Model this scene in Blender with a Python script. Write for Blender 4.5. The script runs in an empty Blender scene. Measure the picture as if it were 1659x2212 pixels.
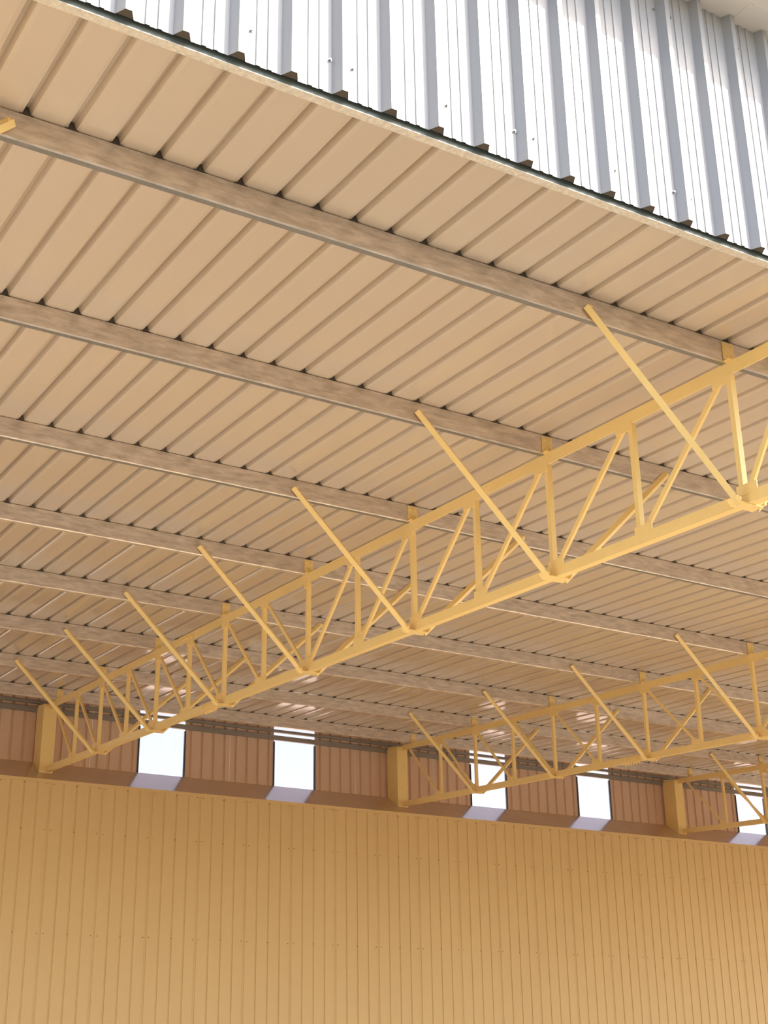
import bpy, bmesh, math, random
from mathutils import Vector, Matrix
random.seed(7)
C = bpy.context.scene
COL = C.collection

# ------------------------------------------------------------------ camera, sky, sun, exposure
ZC = 1.6                                   # eye height above the ground
cam_data = bpy.data.cameras.new('camera')
cam = bpy.data.objects.new('camera', cam_data)
COL.objects.link(cam)
C.camera = cam
YAW, PITCH, ROLL, FPX = 0.544, 0.3878, -0.0154, 3031.4
fw = Vector((math.sin(YAW)*math.cos(PITCH), math.cos(YAW)*math.cos(PITCH), math.sin(PITCH)))
rt = Vector((math.cos(YAW), -math.sin(YAW), 0))
up = rt.cross(fw)
r2 = math.cos(ROLL)*rt + math.sin(ROLL)*up
u2 = -math.sin(ROLL)*rt + math.cos(ROLL)*up
cam.matrix_world = Matrix((r2, u2, -fw)).transposed().to_4x4()
cam.location = (0, 0, ZC)
cam_data.sensor_fit = 'VERTICAL'
cam_data.sensor_height = 36.0
cam_data.lens = FPX/2212*36.0
cam_data.clip_end = 600

world = bpy.data.worlds.new('sky')
C.world = world
world.use_nodes = True
wn = world.node_tree
bg = wn.nodes['Background']
sky = wn.nodes.new('ShaderNodeTexSky')
sky.sky_type = 'NISHITA'
sky.sun_disc = False
SUN_DIR = Vector((0.50, -0.50, 0.70)).normalized()      # towards the sun
sky.sun_elevation = math.asin(SUN_DIR.z)
sky.sun_rotation = math.atan2(SUN_DIR.x, SUN_DIR.y)
sky.air_density = 1.0
sky.dust_density = 3.0
sky.altitude = 50
wn.links.new(sky.outputs[0], bg.inputs[0])
bg.inputs[1].default_value = 0.24

sun_data = bpy.data.lights.new('sun', 'SUN')
sun_data.energy = 4.6
sun_data.angle = math.radians(0.6)
sun_data.color = (1.0, 0.95, 0.86)
sun = bpy.data.objects.new('sun', sun_data)
COL.objects.link(sun)
sun.rotation_euler = SUN_DIR.to_track_quat('Z', 'Y').to_euler()
sun.location = (10, -10, 20)

C.view_settings.view_transform = 'Standard'
C.view_settings.look = 'None'
C.view_settings.gamma = 1
C.view_settings.use_curve_mapping = False
C.view_settings.exposure = 0.90
C.cycles.max_bounces = 12
C.cycles.diffuse_bounces = 8

# ------------------------------------------------------------------ materials
def mat(name, col, rough=0.5, metal=0.0, var=None, scale=3.0, amount=0.5, stretch=(1, 1, 1), bump=0.0, spec=0.5, coat=0.0,
        bump_scale=None):
    m = bpy.data.materials.new(name)
    m.use_nodes = True
    nt = m.node_tree
    b = nt.nodes['Principled BSDF']
    b.inputs['Base Color'].default_value = (*col, 1)
    b.inputs['Roughness'].default_value = rough
    b.inputs['Metallic'].default_value = metal
    b.inputs['Specular IOR Level'].default_value = spec
    b.inputs['Coat Weight'].default_value = coat
    b.inputs['Coat Roughness'].default_value = 0.12
    geo = nt.nodes.new('ShaderNodeNewGeometry')
    mp = nt.nodes.new('ShaderNodeMapping')
    mp.inputs['Scale'].default_value = stretch
    nt.links.new(geo.outputs['Position'], mp.inputs['Vector'])
    if var:
        n = nt.nodes.new('ShaderNodeTexNoise')
        n.inputs['Scale'].default_value = scale
        n.inputs['Detail'].default_value = 6
        n.inputs['Roughness'].default_value = 0.65
        nt.links.new(mp.outputs[0], n.inputs['Vector'])
        cr = nt.nodes.new('ShaderNodeValToRGB')
        cr.color_ramp.elements[0].position = 0.5 - amount/2
        cr.color_ramp.elements[1].position = 0.5 + amount/2
        cr.color_ramp.elements[0].color = (*col, 1)
        cr.color_ramp.elements[1].color = (*var, 1)
        nt.links.new(n.outputs['Fac'], cr.inputs[0])
        nt.links.new(cr.outputs[0], b.inputs['Base Color'])
    if bump:
        n2 = nt.nodes.new('ShaderNodeTexNoise')
        n2.inputs['Scale'].default_value = bump_scale or scale
        n2.inputs['Detail'].default_value = 2
        nt.links.new(mp.outputs[0], n2.inputs['Vector'])
        bp = nt.nodes.new('ShaderNodeBump')
        bp.inputs['Strength'].default_value = 1.0
        bp.inputs['Distance'].default_value = bump
        nt.links.new(n2.outputs['Fac'], bp.inputs['Height'])
        nt.links.new(bp.outputs[0], b.inputs['Normal'])
    return m

M_ROOF = mat('beige_sheet_paint', (0.62, 0.525, 0.41), 0.35, var=(0.585, 0.485, 0.37), scale=1.2, stretch=(1, .25, 1), bump=0.005,
             bump_scale=1.6, coat=1.0)
M_OUT = mat('brown_sheet_paint', (0.76, 0.54, 0.37), 0.38, var=(0.70, 0.49, 0.33), scale=1.5, stretch=(1, 1, .3))
M_YEL = mat('yellow_sheet_paint', (0.82, 0.59, 0.27), 0.45, var=(0.78, 0.55, 0.245), scale=0.9, stretch=(1, 1, .35))
M_STEEL = mat('yellow_steel_paint', (0.97, 0.73, 0.30), 0.42, var=(0.93, 0.68, 0.27), scale=6)
M_GALV = mat('weathered_galvanised_steel', (0.58, 0.50, 0.41), 0.36, metal=0.6, var=(0.88, 0.78, 0.665), scale=20, amount=0.34,
             stretch=(.3, 1, 1.3), bump=0.0008, bump_scale=60)
M_FLANGE_SHADE = mat('shaded_galvanised_steel', (0.26, 0.255, 0.235), 0.38, metal=0.55, var=(0.36, 0.345, 0.31), scale=14, stretch=(.4, 1, 1))  # same galvanised steel, dark floor reflection put into the colour
M_GIRT = mat('grey_galvanised_girt', (0.30, 0.27, 0.235), 0.4, metal=0.3, var=(0.38, 0.34, 0.29), scale=5, stretch=(.4, 1, 1))
M_SILL = mat('brown_flashing_paint', (0.66, 0.47, 0.32), 0.25, var=(0.60, 0.42, 0.285), scale=2, coat=1.0, bump=0.004, bump_scale=2.2)
M_WHITE = mat('pale_grey_sheet_paint', (0.415, 0.41, 0.405), 0.4, var=(0.395, 0.39, 0.385), scale=2, stretch=(1, 1, .3))
M_CREAM = mat('cream_gutter_paint', (0.92, 0.84, 0.73), 0.4, var=(0.90, 0.815, 0.70), scale=1.5)
M_RIB_SHADE = mat('rib_hollow_shade', (0.10, 0.08, 0.06), 0.9)  # dark colour standing for the shade inside hollow ribs
M_DRIP = mat('dark_green_flashing', (0.12, 0.155, 0.135), 0.4, var=(0.16, 0.17, 0.13), scale=6)
M_LIP = mat('pale_flashing_lip', (0.82, 0.76, 0.64), 0.5, var=(0.60, 0.54, 0.44), scale=40, amount=0.3)
M_BOLT = mat('zinc_bolt', (0.45, 0.43, 0.40), 0.35, metal=0.8)
M_SCREW = mat('dark_screw_head', (0.22, 0.13, 0.06), 0.5)
M_FRAME = mat('dark_window_edge', (0.05, 0.06, 0.075), 0.5)
M_CONC = mat('pale_concrete', (0.67, 0.578, 0.46), 0.85, var=(0.60, 0.51, 0.395), scale=0.8)
M_SAND = mat('dark_yard_asphalt', (0.13, 0.12, 0.105), 0.95, var=(0.10, 0.092, 0.08), scale=0.5)

# translucent daylight sheet
M_LIGHT = bpy.data.materials.new('translucent_sheet')
M_LIGHT.use_nodes = True
nt = M_LIGHT.node_tree
nt.nodes.clear()
o_ = nt.nodes.new('ShaderNodeOutputMaterial')
mx = nt.nodes.new('ShaderNodeMixShader')
tr = nt.nodes.new('ShaderNodeBsdfTransparent')
tl = nt.nodes.new('ShaderNodeBsdfTranslucent')
tr.inputs[0].default_value = (1.0, 0.89, 0.85, 1)
tl.inputs[0].default_value = (0.92, 0.96, 1.0, 1)
mx.inputs[0].default_value = 0.18
nt.links.new(tr.outputs[0], mx.inputs[1])
nt.links.new(tl.outputs[0], mx.inputs[2])
nt.links.new(mx.outputs[0], o_.inputs[0])

# ------------------------------------------------------------------ helpers
class MB:
    def __init__(s):
        s.v, s.f = [], []
    def prism(s, poly, p0, p1, u, v):
        """closed polygon in (u,v), swept from p0 to p1"""
        p0, p1, u, v = Vector(p0), Vector(p1), Vector(u), Vector(v)
        n, b = len(poly), len(s.v)
        for p in (p0, p1):
            for a, c in poly:
                s.v.append(p + u*a + v*c)
        for i in range(n):
            j = (i+1) % n
            s.f.append((b+i, b+j, b+n+j, b+n+i))
        s.f.append(tuple(b+i for i in reversed(range(n))))
        s.f.append(tuple(b+n+i for i in range(n)))
        return s
    def box(s, x0, x1, y0, y1, z0, z1):
        return s.prism([(x0, z0), (x1, z0), (x1, z1), (x0, z1)], (0, y0, 0), (0, y1, 0), (1, 0, 0), (0, 0, 1))
    def disc(s, c, axis, r, h, n=6):
        c, axis = Vector(c), Vector(axis).normalized()
        u = axis.orthogonal().normalized(); v = axis.cross(u)
        return s.prism([(r*math.cos(2*math.pi*i/n), r*math.sin(2*math.pi*i/n)) for i in range(n)], c, c+axis*h, u, v)
    def mesh(s, name, m):
        me = bpy.data.meshes.new(name)
        me.from_pydata([tuple(p) for p in s.v], [], s.f)
        bm = bmesh.new(); bm.from_mesh(me)
        bmesh.ops.recalc_face_normals(bm, faces=bm.faces)
        bm.to_mesh(me); bm.free()
        me.materials.append(m)
        return me
    def build(s, name, m, parent=None, loc=None):
        o = bpy.data.objects.new(name, s.mesh(name, m))
        COL.objects.link(o)
        if parent: o.parent = parent
        if loc: o.location = loc
        return o

def inst(name, me, parent=None, loc=(0, 0, 0)):
    o = bpy.data.objects.new(name, me)
    COL.objects.link(o)
    if parent: o.parent = parent
    o.location = loc
    return o

def empty(name, loc=(0, 0, 0)):
    o = bpy.data.objects.new(name, None)
    COL.objects.link(o)
    o.location = loc
    return o

def tag(o, label=None, cat=None, group=None, kind=None):
    if label: o['label'] = label
    if cat: o['category'] = cat
    if group: o['group'] = group
    if kind: o['kind'] = kind
    return o

def copy_tree(o, parent=None):
    c = o.copy()
    COL.objects.link(c)
    c.parent = parent
    for ch in o.children:
        copy_tree(ch, c)
    return c

def ell(a, b, t):
    return [(0, 0), (a, 0), (a, t), (t, t), (t, b), (0, b)]

# ------------------------------------------------------------------ key dimensions (fitted to the photograph)
H0, SL = 4.3902, 0.0643                      # underside of roof pans above the eye = H0 + SL*Y
def roof(y): return ZC + H0 + SL*y
EDGE = 5.20                                  # front edge of the low roof, carries the white cladding
Y_P = [20.50, 18.61, 16.535, 14.46, 12.385, 10.31, 8.235, 6.16]      # purlin webs
TRUSS_X = [0.21, 6.55, 12.93, 19.36, 25.80]
NODE = lambda j: 20.69 - 1.0375*j
XA, XB = -1.2, 36.0                          # extent of what is built along the building
WIN_X = [(1.75, 2.55), (4.17, 4.97), (8.15, 8.95), (10.585, 11.37), (14.62, 15.42), (17.10, 17.90), (21.24, 22.04), (23.6, 24.4)]

# ------------------------------------------------------------------ ground and floor
g = MB().box(-60, 80, -60, 5.3, -0.3, -0.02).build('ground', M_SAND); tag(g, kind='structure')
g2 = MB().box(-60, 80, 21.6, 120, -0.3, -0.02).build('ground_behind', M_CONC); tag(g2, kind='structure')
fl = MB().box(-40, 70, 5.3, 21.6, -0.3, 0.0).build('floor', M_CONC); tag(fl, kind='structure')

# ------------------------------------------------------------------ ribbed roof sheets (seen from below)
ceiling = tag(empty('ceiling', (0, 0, 0)), kind='structure')
PITCH_R = 0.25
def roof_sheet_mesh():
    # cover of three ribs, each with sloping shoulders; the left hand rib rides over its neighbour, leaving a thin dark lap line
    rb, rc, h, sh, sw, t = .024, .008, .052, .007, .024, .0016
    pts = [(-rb-.024, sh+.010), (-rb+.001, sh+.010), (-rc, h-.003), (rc, h-.003), (rb, sh), (rb+sw, 0)]
    for k in (1, 2):
        c = k*PITCH_R
        pts += [(c-rb-sw, 0), (c-rb, sh), (c-rc, h), (c+rc, h), (c+rb, sh), (c+rb+sw, 0)]
    c = 3*PITCH_R
    pts += [(c-rb-sw, 0), (c-rb-.003, sh)]
    poly = pts + [(a, b+t) for a, b in reversed(pts)]
    return MB().prism(poly, (0, EDGE+.035, roof(EDGE+.035)), (0, 21.45, roof(21.45)), (1, 0, 0), (0, 0, 1)).mesh('roof_sheet', M_ROOF)
rsm = roof_sheet_mesh()
RX0 = 1.5521                                 # a rib known from the photograph; laps at its right hand neighbour
x = RX0 + PITCH_R - 0.75*11
while x < XB:
    o = inst('roof_sheet', rsm, ceiling, (x, 0, 0))
    o.rotation_euler = (0, random.uniform(-.0012, .0012), 0)
    o.location = (x, 0, 0)
    o.location.z = o.location.x*0
    # rotate about the sheet's own line at roof height: compensate the lever arm
    a = o.rotation_euler[1]
    o.location.x -= math.sin(a)*roof(13)
    x += 0.75

# ------------------------------------------------------------------ purlins
P_DEPTH, P_FL = 0.172, 0.045
FILL_P = [(-.040, .0), (.040, .0), (.023, .006), (.008, .048), (-.008, .048), (-.023, .006)]
FILL = MB().prism(FILL_P, (0, .004, 0), (0, .03, 0), (1, 0, 0), (0, 0, 1)).mesh('groove_shade_filler', M_RIB_SHADE)  # dark plug painting the occluded groove above a purlin
names = ['galvanised steel purlin nearest to the white cladding, first from the roof edge',
         'galvanised steel purlin second from the roof edge',
         'galvanised steel purlin third from the roof edge',
         'galvanised steel purlin fourth from the roof edge',
         'galvanised steel purlin fifth from the roof edge, above the middle of the front truss',
         'galvanised steel purlin third from the back wall, crossing far part of front truss',
         'galvanised steel purlin second from the back wall, near the columns',
         'galvanised steel purlin closest to the back wall, over the column heads']
for i, y in enumerate(reversed(Y_P)):
    z = roof(y) - 0.006
    root = tag(empty('purlin', (0, y, z)), names[i], 'purlin', 'purlins under the ribbed roof')
    t = 0.006
    prof = [(0, 0), (0, -P_DEPTH+.010), (.007, -P_DEPTH+.001), (.012, -P_DEPTH+.001), (.012, -P_DEPTH+t), (t, -P_DEPTH+.012), (t, -t), (P_FL, -t), (P_FL, 0)]
    MB().prism(prof, (XA, 0, 0), (XB, 0, 0), (0, 1, 0), (0, 0, 1)).build('web_channel', M_GALV, root)
    flp = [(.007, -P_DEPTH), (P_FL, -P_DEPTH), (P_FL, -P_DEPTH+.018), (P_FL-t, -P_DEPTH+.018), (P_FL-t, -P_DEPTH+t), (.007, -P_DEPTH+t)]
    fo = MB().prism(flp, (XA, 0, 0), (XB, 0, 0), (0, 1, 0), (0, 0, 1)).build('bottom_flange', M_FLANGE_SHADE if y < 11 else M_GALV, root)  # front purlins only: underside shade painted by a darker steel
    if y < 11: fo['label'] = 'bottom flange with shade put into its colour'
    k0, k1 = (-8, 46) if y < 11 else (-8, 120)
    fl_all = MB()
    for k in range(k0, k1):
        xr = RX0 + PITCH_R*k
        if y < 11:
            inst('groove_shade_filler', FILL, root, (xr, 0, .006))
        else:
            fl_all.prism(FILL_P, (xr, .004, .006), (xr, .03, .006), (1, 0, 0), (0, 0, 1))
    if y >= 11:
        o = fl_all.build('groove_shade_filler', M_RIB_SHADE, root); o['kind'] = 'stuff'
    bl = MB()
    for tx in TRUSS_X:
        for sx in (-1.23, 1.23):
            bl.disc((tx+sx+.03*(-1 if sx < 0 else 1), -0.012, -.09), (0, 1, 0), .014, .014)
    o = bl.build('brace_bolt', M_BOLT, root); o['kind'] = 'stuff'
    if y == 16.535:
        sl = [(-.006, .0), (-.006, -P_DEPTH*1.1), (P_FL+.006, -P_DEPTH*1.1), (P_FL+.006, -P_DEPTH*1.1+.005), (-.001, -P_DEPTH*1.1+.005), (-.001, 0)]
        MB().prism(sl, (14.06, 0, 0), (18.6, 0, 0), (0, 1, 0), (0, 0, 1)).build('lap_sleeve', M_GALV, root)

# ------------------------------------------------------------------ trusses
CH_V, CH_H, CH_T = 0.100, 0.065, 0.008        # chord angle
BC_V = 0.085
T_TOP, T_BOT = 0.176, 1.245                   # top of top chord / bottom of bottom chord below the roof pans
Y_COL = 20.85                                 # front face of the back columns
Y_END = 5.36
def make_truss(cx):
    root = empty('roof_truss', (cx, Y_COL, 0))
    oy = -Y_COL
    def ztop(y): return roof(y) - T_TOP
    def zbot(y): return roof(y) - T_BOT
    X = (1, 0, 0); Z = (0, 0, 1)
    # chords: vertical leg faces -X, horizontal leg turned inwards
    y0, y1 = Y_COL-.012, Y_END
    MB().prism([(0, 0), (CH_H, 0), (CH_H, -CH_T), (CH_T, -CH_T), (CH_T, -CH_V), (0, -CH_V)], (-.03, y0+oy, ztop(y0)), (-.03, y1+oy, ztop(y1)),
               X, Z).build('top_chord', M_STEEL, root)
    MB().prism([(0, 0), (CH_H, 0), (CH_H, CH_T), (CH_T, CH_T), (CH_T, BC_V), (0, BC_V)], (-.03, y0+oy, zbot(y0)), (-.03, y1+oy, zbot(y1)),
               X, Z).build('bottom_chord', M_STEEL, root)
    # web members
    nodes = list(range(1, 15))
    def ztm(y): return ztop(y)-CH_V+.01
    def zbm(y): return zbot(y)+BC_V-.01
    for j in nodes:
        y = NODE(j)
        m = MB().prism(ell(.042, .045, .006), (-.022, y+oy-.02, zbm(y)), (-.022, y+oy-.02, ztm(y)), (0, 1, 0), (1, 0, 0))
        m.build('vertical', M_STEEL, root)
    def diag(ya, yb):
        # from the bottom node ya to the top node yb
        s = 1 if yb > ya else -1
        pa, pb = Vector((-.022, ya+oy+s*.07, zbm(ya)+.03)), Vector((-.022, yb+oy-s*.09, ztm(yb)-.02))
        d = (pb-pa).normalized()
        side = Vector((1, 0, 0)).cross(d).normalized()
        m = MB().prism([(-.021, 0), (.021, 0), (.021, .005), (.0025, .005), (.0025, .038), (-.0025, .038), (-.0025, .005), (-.021, .005)],
                       pa, pb, side, (1, 0, 0))
        m.build('diagonal', M_STEEL, root)
    for j in range(1, 9):
        diag(NODE(j), NODE(j-1))
    for j in range(8, 14):
        diag(NODE(j), NODE(j+1))
    diag(NODE(14), Y_END+.1)
    # gussets at every node, flat plates in the plane of the truss
    for j in nodes:
        y = NODE(j)
        s = 1 if j >= 8 else -1
        w0, w1 = (.03, .145)
        g = MB()
        ya, yb = y - .03*1, y + .03
        if s > 0:
            lo_t, hi_t = y-.035, y+.15        # diagonal arrives from beyond (towards the wall)
            lo_b, hi_b = y-.15, y+.035
        else:
            lo_t, hi_t = y-.15, y+.035
            lo_b, hi_b = y-.035, y+.15
        if j == 8: lo_b, hi_b = y-.13, y+.13; lo_t, hi_t = y-.04, y+.04
        def plate(lo, hi, zf, dz0, dz1, nm):
            q = [(lo+oy, zf(lo)+dz0), (hi+oy, zf(hi)+dz0), (hi+oy, zf(hi)+dz1), (lo+oy, zf(lo)+dz1)]
            MB().prism(q, (-.034, 0, 0), (-.024, 0, 0), (0, 1, 0), Z).build(nm, M_STEEL, root)
        plate(lo_t, hi_t, ztop, -CH_V-.052, -CH_V+.02, 'gusset_plate')
        plate(lo_b, hi_b, zbot, BC_V-.02, BC_V+.055, 'gusset_plate')
    # splice plates with bolts near the fifth node
    for nm, yc, zf, dz in (('splice_plate', NODE(5)+.0, ztop, -.05), ('splice_plate', NODE(6)+.35, zbot, .043)):
        q = [(yc-.17+oy, zf(yc-.17)+dz-.032), (yc+.17+oy, zf(yc+.17)+dz-.032), (yc+.17+oy, zf(yc+.17)+dz+.032), (yc-.17+oy, zf(yc-.17)+dz+.032)]
        p = MB().prism(q, (-.038, 0, 0), (-.028, 0, 0), (0, 1, 0), Z).build(nm, M_STEEL, root)
        for k in range(6):
            yy = yc - .14 + k*.056
            MB().disc((-.05, yy+oy, zf(yy)+dz), (1, 0, 0), .011, .02).build('bolt', M_STEEL, p)
            if zf is zbot:
                MB().disc((.0, yy+oy, zf(yy)-.035), (0, 0, 1), .011, .04).build('bolt', M_STEEL, p)
    # purlin cleats, each with four bolts, and the flying braces under every purlin
    for i, y in enumerate(Y_P):
        zr = roof(y)
        j = 2*i
        cl = MB().prism([(-.055, -.155), (.045, -.155), (.045, -.02), (-.055, -.02)], (0, y+oy-.013, zr), (0, y+oy-.003, zr), X, Z)
        cl.box(-.055, .045, y+oy-.06, y+oy-.003, zr-.176, zr-.166)
        clo = cl.build('purlin_cleat', M_STEEL, root)
        for bx in (-.03, .02):
            for bz in (-.055, -.125):
                MB().disc((bx, y+oy-.024, zr+bz), (0, 1, 0), .011, .013).build('bolt', M_STEEL, clo)
        if i == 0:
            continue
        zb = zbot(y)
        br = MB()
        # bracket plate bolted under the chord with turned up ears
        br.prism([(-.10, -.008), (.10, -.008), (.135, .032), (.127, .039), (.095, 0), (-.095, 0), (-.127, .039), (-.135, .032)],
                 (0, y+oy-.055, zb-.002), (0, y+oy+.045, zb-.002), X, Z)
        bro = br.build('brace_bracket', M_STEEL, root)
        for sx in (-1, 1):
            MB().disc((sx*.113, y+oy-.066, zb+.012), (0, 1, 0), .012, .012).build('bolt', M_STEEL, bro)
            pa = Vector((sx*.075, y+oy-.012, zb-.006)); pb = Vector((sx*1.265, y+oy-.012, zr-.085))
            d = (pb-pa).normalized()
            w = d.cross(Vector((0, 1, 0))).normalized()
            if w.z > 0: w = -w
            # angle section: one leg in the vertical plane, the other turned back along its lower edge
            b = MB().prism([(.004, -.034), (.034, -.004), (.030, .0), (.004, -.027), (-.026, .0), (-.030, -.004)], pa, pb, w, (0, 1, 0))
            bo = b.build('flying_brace', M_STEEL, root)
            pe = pb - d*.03
            MB().disc(pe+Vector((0, -.036, .006)), (0, 1, 0), .010, .014).build('bolt', M_STEEL, bo)
    return root
tr_names = ['yellow lattice roof truss outside left edge of photo, only brace end shows',
            'large yellow lattice roof truss in front, crossing the whole photo diagonally',
            'smaller looking yellow lattice roof truss in the next bay behind the front one',
            'yellow lattice roof truss at the right photo edge, third bay along',
            'yellow lattice roof truss farthest along, beyond the right photo edge']
proto = make_truss(0.0)
for i, tx in enumerate(TRUSS_X):
    o = proto if i == 0 else copy_tree(proto)
    o.location.x = tx
    tag(o, tr_names[i], 'roof truss', 'roof trusses')

# ------------------------------------------------------------------ columns
def make_column(y0, y1, z1a, z1b):
    root = empty('column', (0, y0, 0))
    d = y1-y0
    w, tf = .105, .016
    f = MB().prism([(-w, 0), (w, 0), (w, tf), (-w, tf)], (0, 0, 0), (0, 0, z1a), (1, 0, 0), (0, 1, 0)).build('front_flange', M_STEEL, root)
    MB().prism([(-w, d-tf), (w, d-tf), (w, d), (-w, d)], (0, 0, 0), (0, 0, z1b), (1, 0, 0), (0, 1, 0)).build('rear_flange', M_STEEL, root)
    MB().prism([(tf, 0), (d-tf, 0), (d-tf, z1b), (d-tf-.03, z1b+.035), (tf, z1a)], (-w, 0, 0), (-w+.012, 0, 0), (0, 1, 0), (0, 0, 1)
               ).build('side_plate', M_STEEL, root)
    MB().prism([(tf, 0), (d-tf, 0), (d-tf, z1b), (tf, z1a)], (w-.012, 0, 0), (w, 0, 0), (0, 1, 0), (0, 0, 1)).build('side_plate', M_STEEL, root)
    MB().prism([(-w, tf*.0), (w, 0), (w, d), (-w, d)], (0, 0, z1a-.012), (0, 0, z1a), (1, 0, 0), (0, 1, 0)).build('cap_plate', M_STEEL, root)
    MB().prism([(-.04, .02), (.05, .02), (.05, .03), (-.04, .03)], (0, 0, z1a), (0, 0, roof(y0)-.18), (1, 0, 0), (0, 1, 0)).build('head_cleat', M_STEEL, root)
    return root
col_labels = ['yellow steel column on the back wall beyond the left photo edge',
              'yellow steel column carrying far end of the front truss, leftmost in photo',
              'yellow steel column carrying far end of the second truss, middle of back wall',
              'yellow steel column carrying far end of the third truss, right of back wall',
              'yellow steel column on the back wall beyond the right photo edge']
pc = make_column(Y_COL, 21.19, ZC+5.535, ZC+5.535)
for i, tx in enumerate(TRUSS_X):
    o = pc if i == 0 else copy_tree(pc)
    o.location.x = tx - .02
    tag(o, col_labels[i], 'column', 'columns along the back wall')
fc_labels = ['yellow steel front column under the white cladding, %s' % s for s in
             ('first, left of the photo', 'second, right of the photo', 'third along', 'fourth along', 'last along')]
pf = make_column(5.0, 5.34, roof(5.0)-.25, roof(5.0)-.25)
for i, tx in enumerate(TRUSS_X):
    o = pf if i == 0 else copy_tree(pf)
    o.location.x = tx - .02
    tag(o, fc_labels[i], 'column', 'columns under the front edge')

# ------------------------------------------------------------------ yellow lining wall
wall = tag(empty('wall_back', (0, 20.6, 0)), kind='structure')
YW, PY, ZT = 20.6, 0.203, ZC + 4.305
def wall_profile(n, pitch, rb, rc, h, t=.002, lap=True):
    pts = [(-rb-.004, -.003), (-rb+.002, -.001), (-rc, h-.003), (rc, h-.003), (rb, 0)]
    for k in range(1, n):
        c = k*pitch
        pts += [(c-rb, 0), (c-rc, h), (c+rc, h), (c+rb, 0)]
    pts += [(n*pitch-rb-.001, .0008), (n*pitch-rc-.004, h*.88)]
    return pts + [(a, b+t) for a, b in reversed(pts)]
ysm = MB().prism(wall_profile(4, PY, .016, .007, .013), (0, 0, 0.02), (0, 0, ZT), (1, 0, 0), (0, 1, 0)).mesh('wall_sheet', M_YEL)
scm = MB().disc((0, -.009, 0), (0, 1, 0), .0085, .010).mesh('screw', M_SCREW)
x = 5.94 - PY*4*14 + PY*3
while x < XB - .8:
    sh = inst('wall_sheet', ysm, wall, (x, 0, 0))
    if 5.0 < x < 23:
        sc = MB()
        for zz in (3.572, 2.10, 4.255):
            for dx in (.045, -.052 + 4*PY, 1.5*PY + .10):
                sc.disc((dx, -.006, ZC+zz+random.uniform(-.006, .006)), (0, 1, 0), .0075, .008)
        s_ = sc.build('screw_row', M_SCREW, sh); s_['kind'] = 'stuff'
    x += PY*4
MB().prism([(-.012, -.045), (-.012, 0), (.03, .006), (.03, .002), (-.008, -.004), (-.008, -.045)], (XA, 0, ZT+.018), (XB, 0, ZT+.018),
           (0, 1, 0), (0, 0, 1)).build('cap_flashing', M_YEL, wall)

# ------------------------------------------------------------------ sloping sill flashing on top of the lining wall
sl = MB().prism([(20.612, ZC+4.323), (20.66, ZC+4.352), (21.215, ZC+4.695), (21.235, ZC+4.70), (21.235, ZC+4.693), (21.22, ZC+4.688), (20.612, ZC+4.315)],
                (XA, 0, 0), (XB, 0, 0), (0, 1, 0), (0, 0, 1)).build('trim_1', M_SILL)
tag(sl, kind='structure')

# ------------------------------------------------------------------ outer cladding strip with translucent windows
YO = 21.25
upper = tag(empty('wall_rear', (0, YO, 0)), kind='structure')
Z0, Z1 = ZC+4.55, roof(YO)+.02
edges = [XA] + [e for w in WIN_X for e in w] + [XB]
PO = 0.2035
for i in range(0, len(edges), 2):
    a, b = edges[i], edges[i+1]
    # split the solid stretch into sheets of about 0.8 m
    n = max(1, round((b-a)/(4*PO)))
    for k in range(n):
        xa, xb = a+(b-a)*k/n, a+(b-a)*(k+1)/n
        nr = max(1, round((xb-xa)/PO))
        p = (xb-xa)/nr
        pts = [(0, .0 if k else 0)]
        for q in range(nr):
            c = (q+.5)*p
            pts += [(c-.026, 0), (c-.012, .03), (c+.012, .03), (c+.026, 0)]
        pts.append((xb-xa-.0015, 0))
        poly = pts + [(u, v+.002) for u, v in reversed(pts)]
        MB().prism(poly, (xa, 0, Z0), (xa, 0, Z1), (1, 0, 0), (0, 1, 0)).build('wall_sheet', M_OUT, upper)
for i, (a, b) in enumerate(WIN_X):
    w = tag(empty('window_%d' % (i+1), ((a+b)/2, YO, ZC+4.7)), kind='structure')
    hw = (b-a)/2
    nb = 4
    p = 2*hw/nb
    for k in range(nb):
        xa = -hw + k*p
        MB().prism([(xa+.0008, .004), (xa+p*.03, .0), (xa+p*.97, .0), (xa+p-.0008, .004), (xa+p-.0008, .006), (xa+p*.97, .002), (xa+p*.03, .002), (xa+.0008, .006)],
                   (0, 0, -.02), (0, 0, Z1-ZC-4.72), (1, 0, 0), (0, 1, 0)).build('translucent_pane', M_LIGHT, w)
    for sx in (-1, 1):
        MB().box(sx*hw-.011, sx*hw+.011, -.02, .02, 0, .76).build('edge_trim', M_FRAME, w)
# girts above the windows
for nm, y0, z0, z1, lab in (('girt', 21.195, 5.482, 5.560, 'lower dark steel girt just above the bright windows'),
                            ('girt', 21.195, 5.615, 5.662, 'upper dark steel girt between the window strip and the roof')):
    t = .006; d = z1-z0
    prof = [(0, 0), (.05, 0), (.05, t), (t, t), (t, d-t), (.05, d-t), (.05, d), (0, d)]
    r = tag(empty(nm, (0, y0, ZC+z0)), lab, 'girt', 'girts above the windows')
    MB().prism(prof, (XA, 0, 0), (XB, 0, 0), (0, 1, 0), (0, 0, 1)).build('channel', M_GIRT, r)
    MB().prism([(-.003, d*.45), (.0, d*.45), (.0, d*.6), (-.003, d*.6)], (XA, 0, 0), (XB, 0, 0), (0, 1, 0), (0, 0, 1)).build('rolled_ridge', M_GIRT, r)

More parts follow.
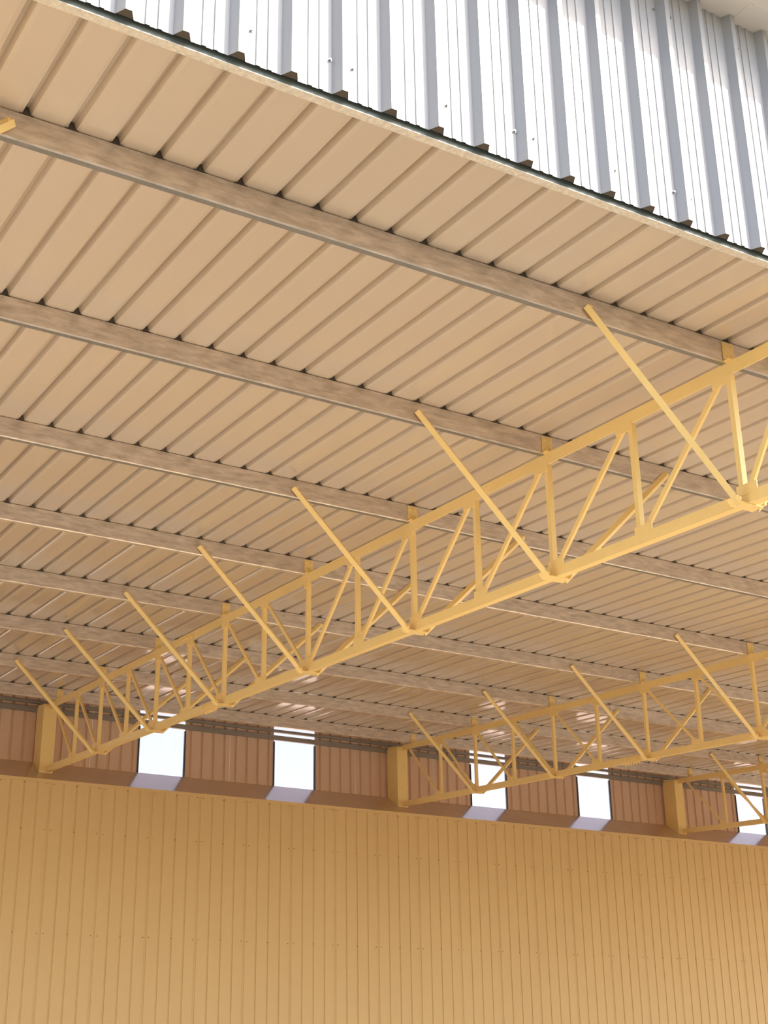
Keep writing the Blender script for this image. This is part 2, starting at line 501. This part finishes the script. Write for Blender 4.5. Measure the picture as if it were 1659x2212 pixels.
# ------------------------------------------------------------------ white cladding above the roof edge
front = tag(empty('wall_front', (0, 5.17, 0)), kind='structure')
PW, RB, RC, RH = 0.2955, 0.047, 0.017, 0.055
ZB = ZC + 4.750
ZTW = ZC + 6.60
def white_profile(n):
    pts = [(-RB-.003, -.002), (-RB, -.0015), (-RC, -RH-.0015), (RC, -RH-.0015), (RB, 0)]
    def micro(c):
        e = []
        for f in (.34, .66):
            m = c + RB + (PW-2*RB)*f
            e += [(m-.014, 0), (m-.0105, -.006), (m+.0105, -.006), (m+.014, 0)]
        return e
    pts += micro(0)
    for k in range(1, n):
        c = k*PW
        pts += [(c-RB, 0), (c-RC, -RH), (c+RC, -RH), (c+RB, 0)] + micro(c)
    pts += [(n*PW-RB, 0), (n*PW-RC-.004, -RH*.85)]
    return pts + [(a, b+.0012) for a, b in reversed(pts)]
wm = MB().prism(white_profile(4), (0, 0, ZB), (0, 0, ZTW), (1, 0, 0), (0, 1, 0)).mesh('cladding_sheet', M_WHITE)
fm = MB().prism([(-RB+.002, 0), (RB-.002, 0), (RC-.001, -RH+.004), (-RC+.001, -RH+.004)], (0, 0, ZB+.004), (0, 0, ZB+.03), (1, 0, 0), (0, 1, 0)
                ).mesh('rib_end_shade', M_RIB_SHADE)  # open rib ends, their inner shade put in as dark plugs
sm = MB().disc((0, -.004, 0), (0, 1, 0), .011, .004, 10).disc((0, -.013, 0), (0, 1, 0), .0065, .010, 6).mesh('screw', M_BOLT)
XW0 = 2.31 + 2*PW                            # a rib beside a pair of screws
k0 = -6
x = XW0 - 4*PW*4
while x < 16:
    sh = inst('cladding_sheet', wm, front, (x, 0, 0))
    for k in range(4):
        inst('rib_end_shade', fm, sh, (k*PW, 0, 0))
    for zz in (4.957, 6.352):
        for dx in (.075, 4*PW-.062, 2*PW+.075):
            inst('screw', sm, sh, (dx, 0, ZC+zz+random.uniform(-.004, .004)))
    x += 4*PW
# drip flashing behind the sheet's foot and its pale bottom lip
WX0, WX1 = XW0-16*PW, x
MB().prism([(.020, -.030), (.025, -.030), (.025, .05), (.020, .05)], (WX0, 0, ZB), (WX1, 0, ZB), (0, 1, 0), (0, 0, 1)).build('drip_flashing', M_DRIP, front)
MB().prism([(.019, -.027), (.020, -.032), (.077, -.029), (.077, -.025)], (WX0, 0, ZB), (WX1, 0, ZB), (0, 1, 0), (0, 0, 1)).build('flashing_lip', M_LIP, front)

# eave gutter over the white wall
gut = tag(empty('trim_2', (0, 5.2, ZC+6.56)), kind='structure')
gp = [(0, 0), (-.23, 0), (-.245, .004), (-.475, .016), (-.485, .03), (-.485, .16), (-.475, .16), (-.475, .03), (-.245, .012), (0, .008)]
gx = [-3.0, 5.885, 16]
for a, b in zip(gx[:-1], gx[1:]):
    MB().prism(gp, (a, 0, 0), (b, 0, 0), (0, 1, 0), (0, 0, 1)).build('gutter_length', M_CREAM, gut)
MB().prism([(-.006, -.004), (-.235, -.004), (-.235, 0), (-.006, 0)], (5.885, 0, 0), (5.925, 0, 0), (0, 1, 0), (0, 0, 1)).build('joint_strap', M_CREAM, gut)
hr = MB().prism([(-.50, .165), (6.0, .165+6.5*.1), (6.0, .19+6.5*.1), (-.50, .19)], (-3, 5.2, ZC+6.56), (16, 5.2, ZC+6.56), (0, 1, 0), (0, 0, 1)
                ).build('roof_upper', M_CREAM)
tag(hr, kind='structure')
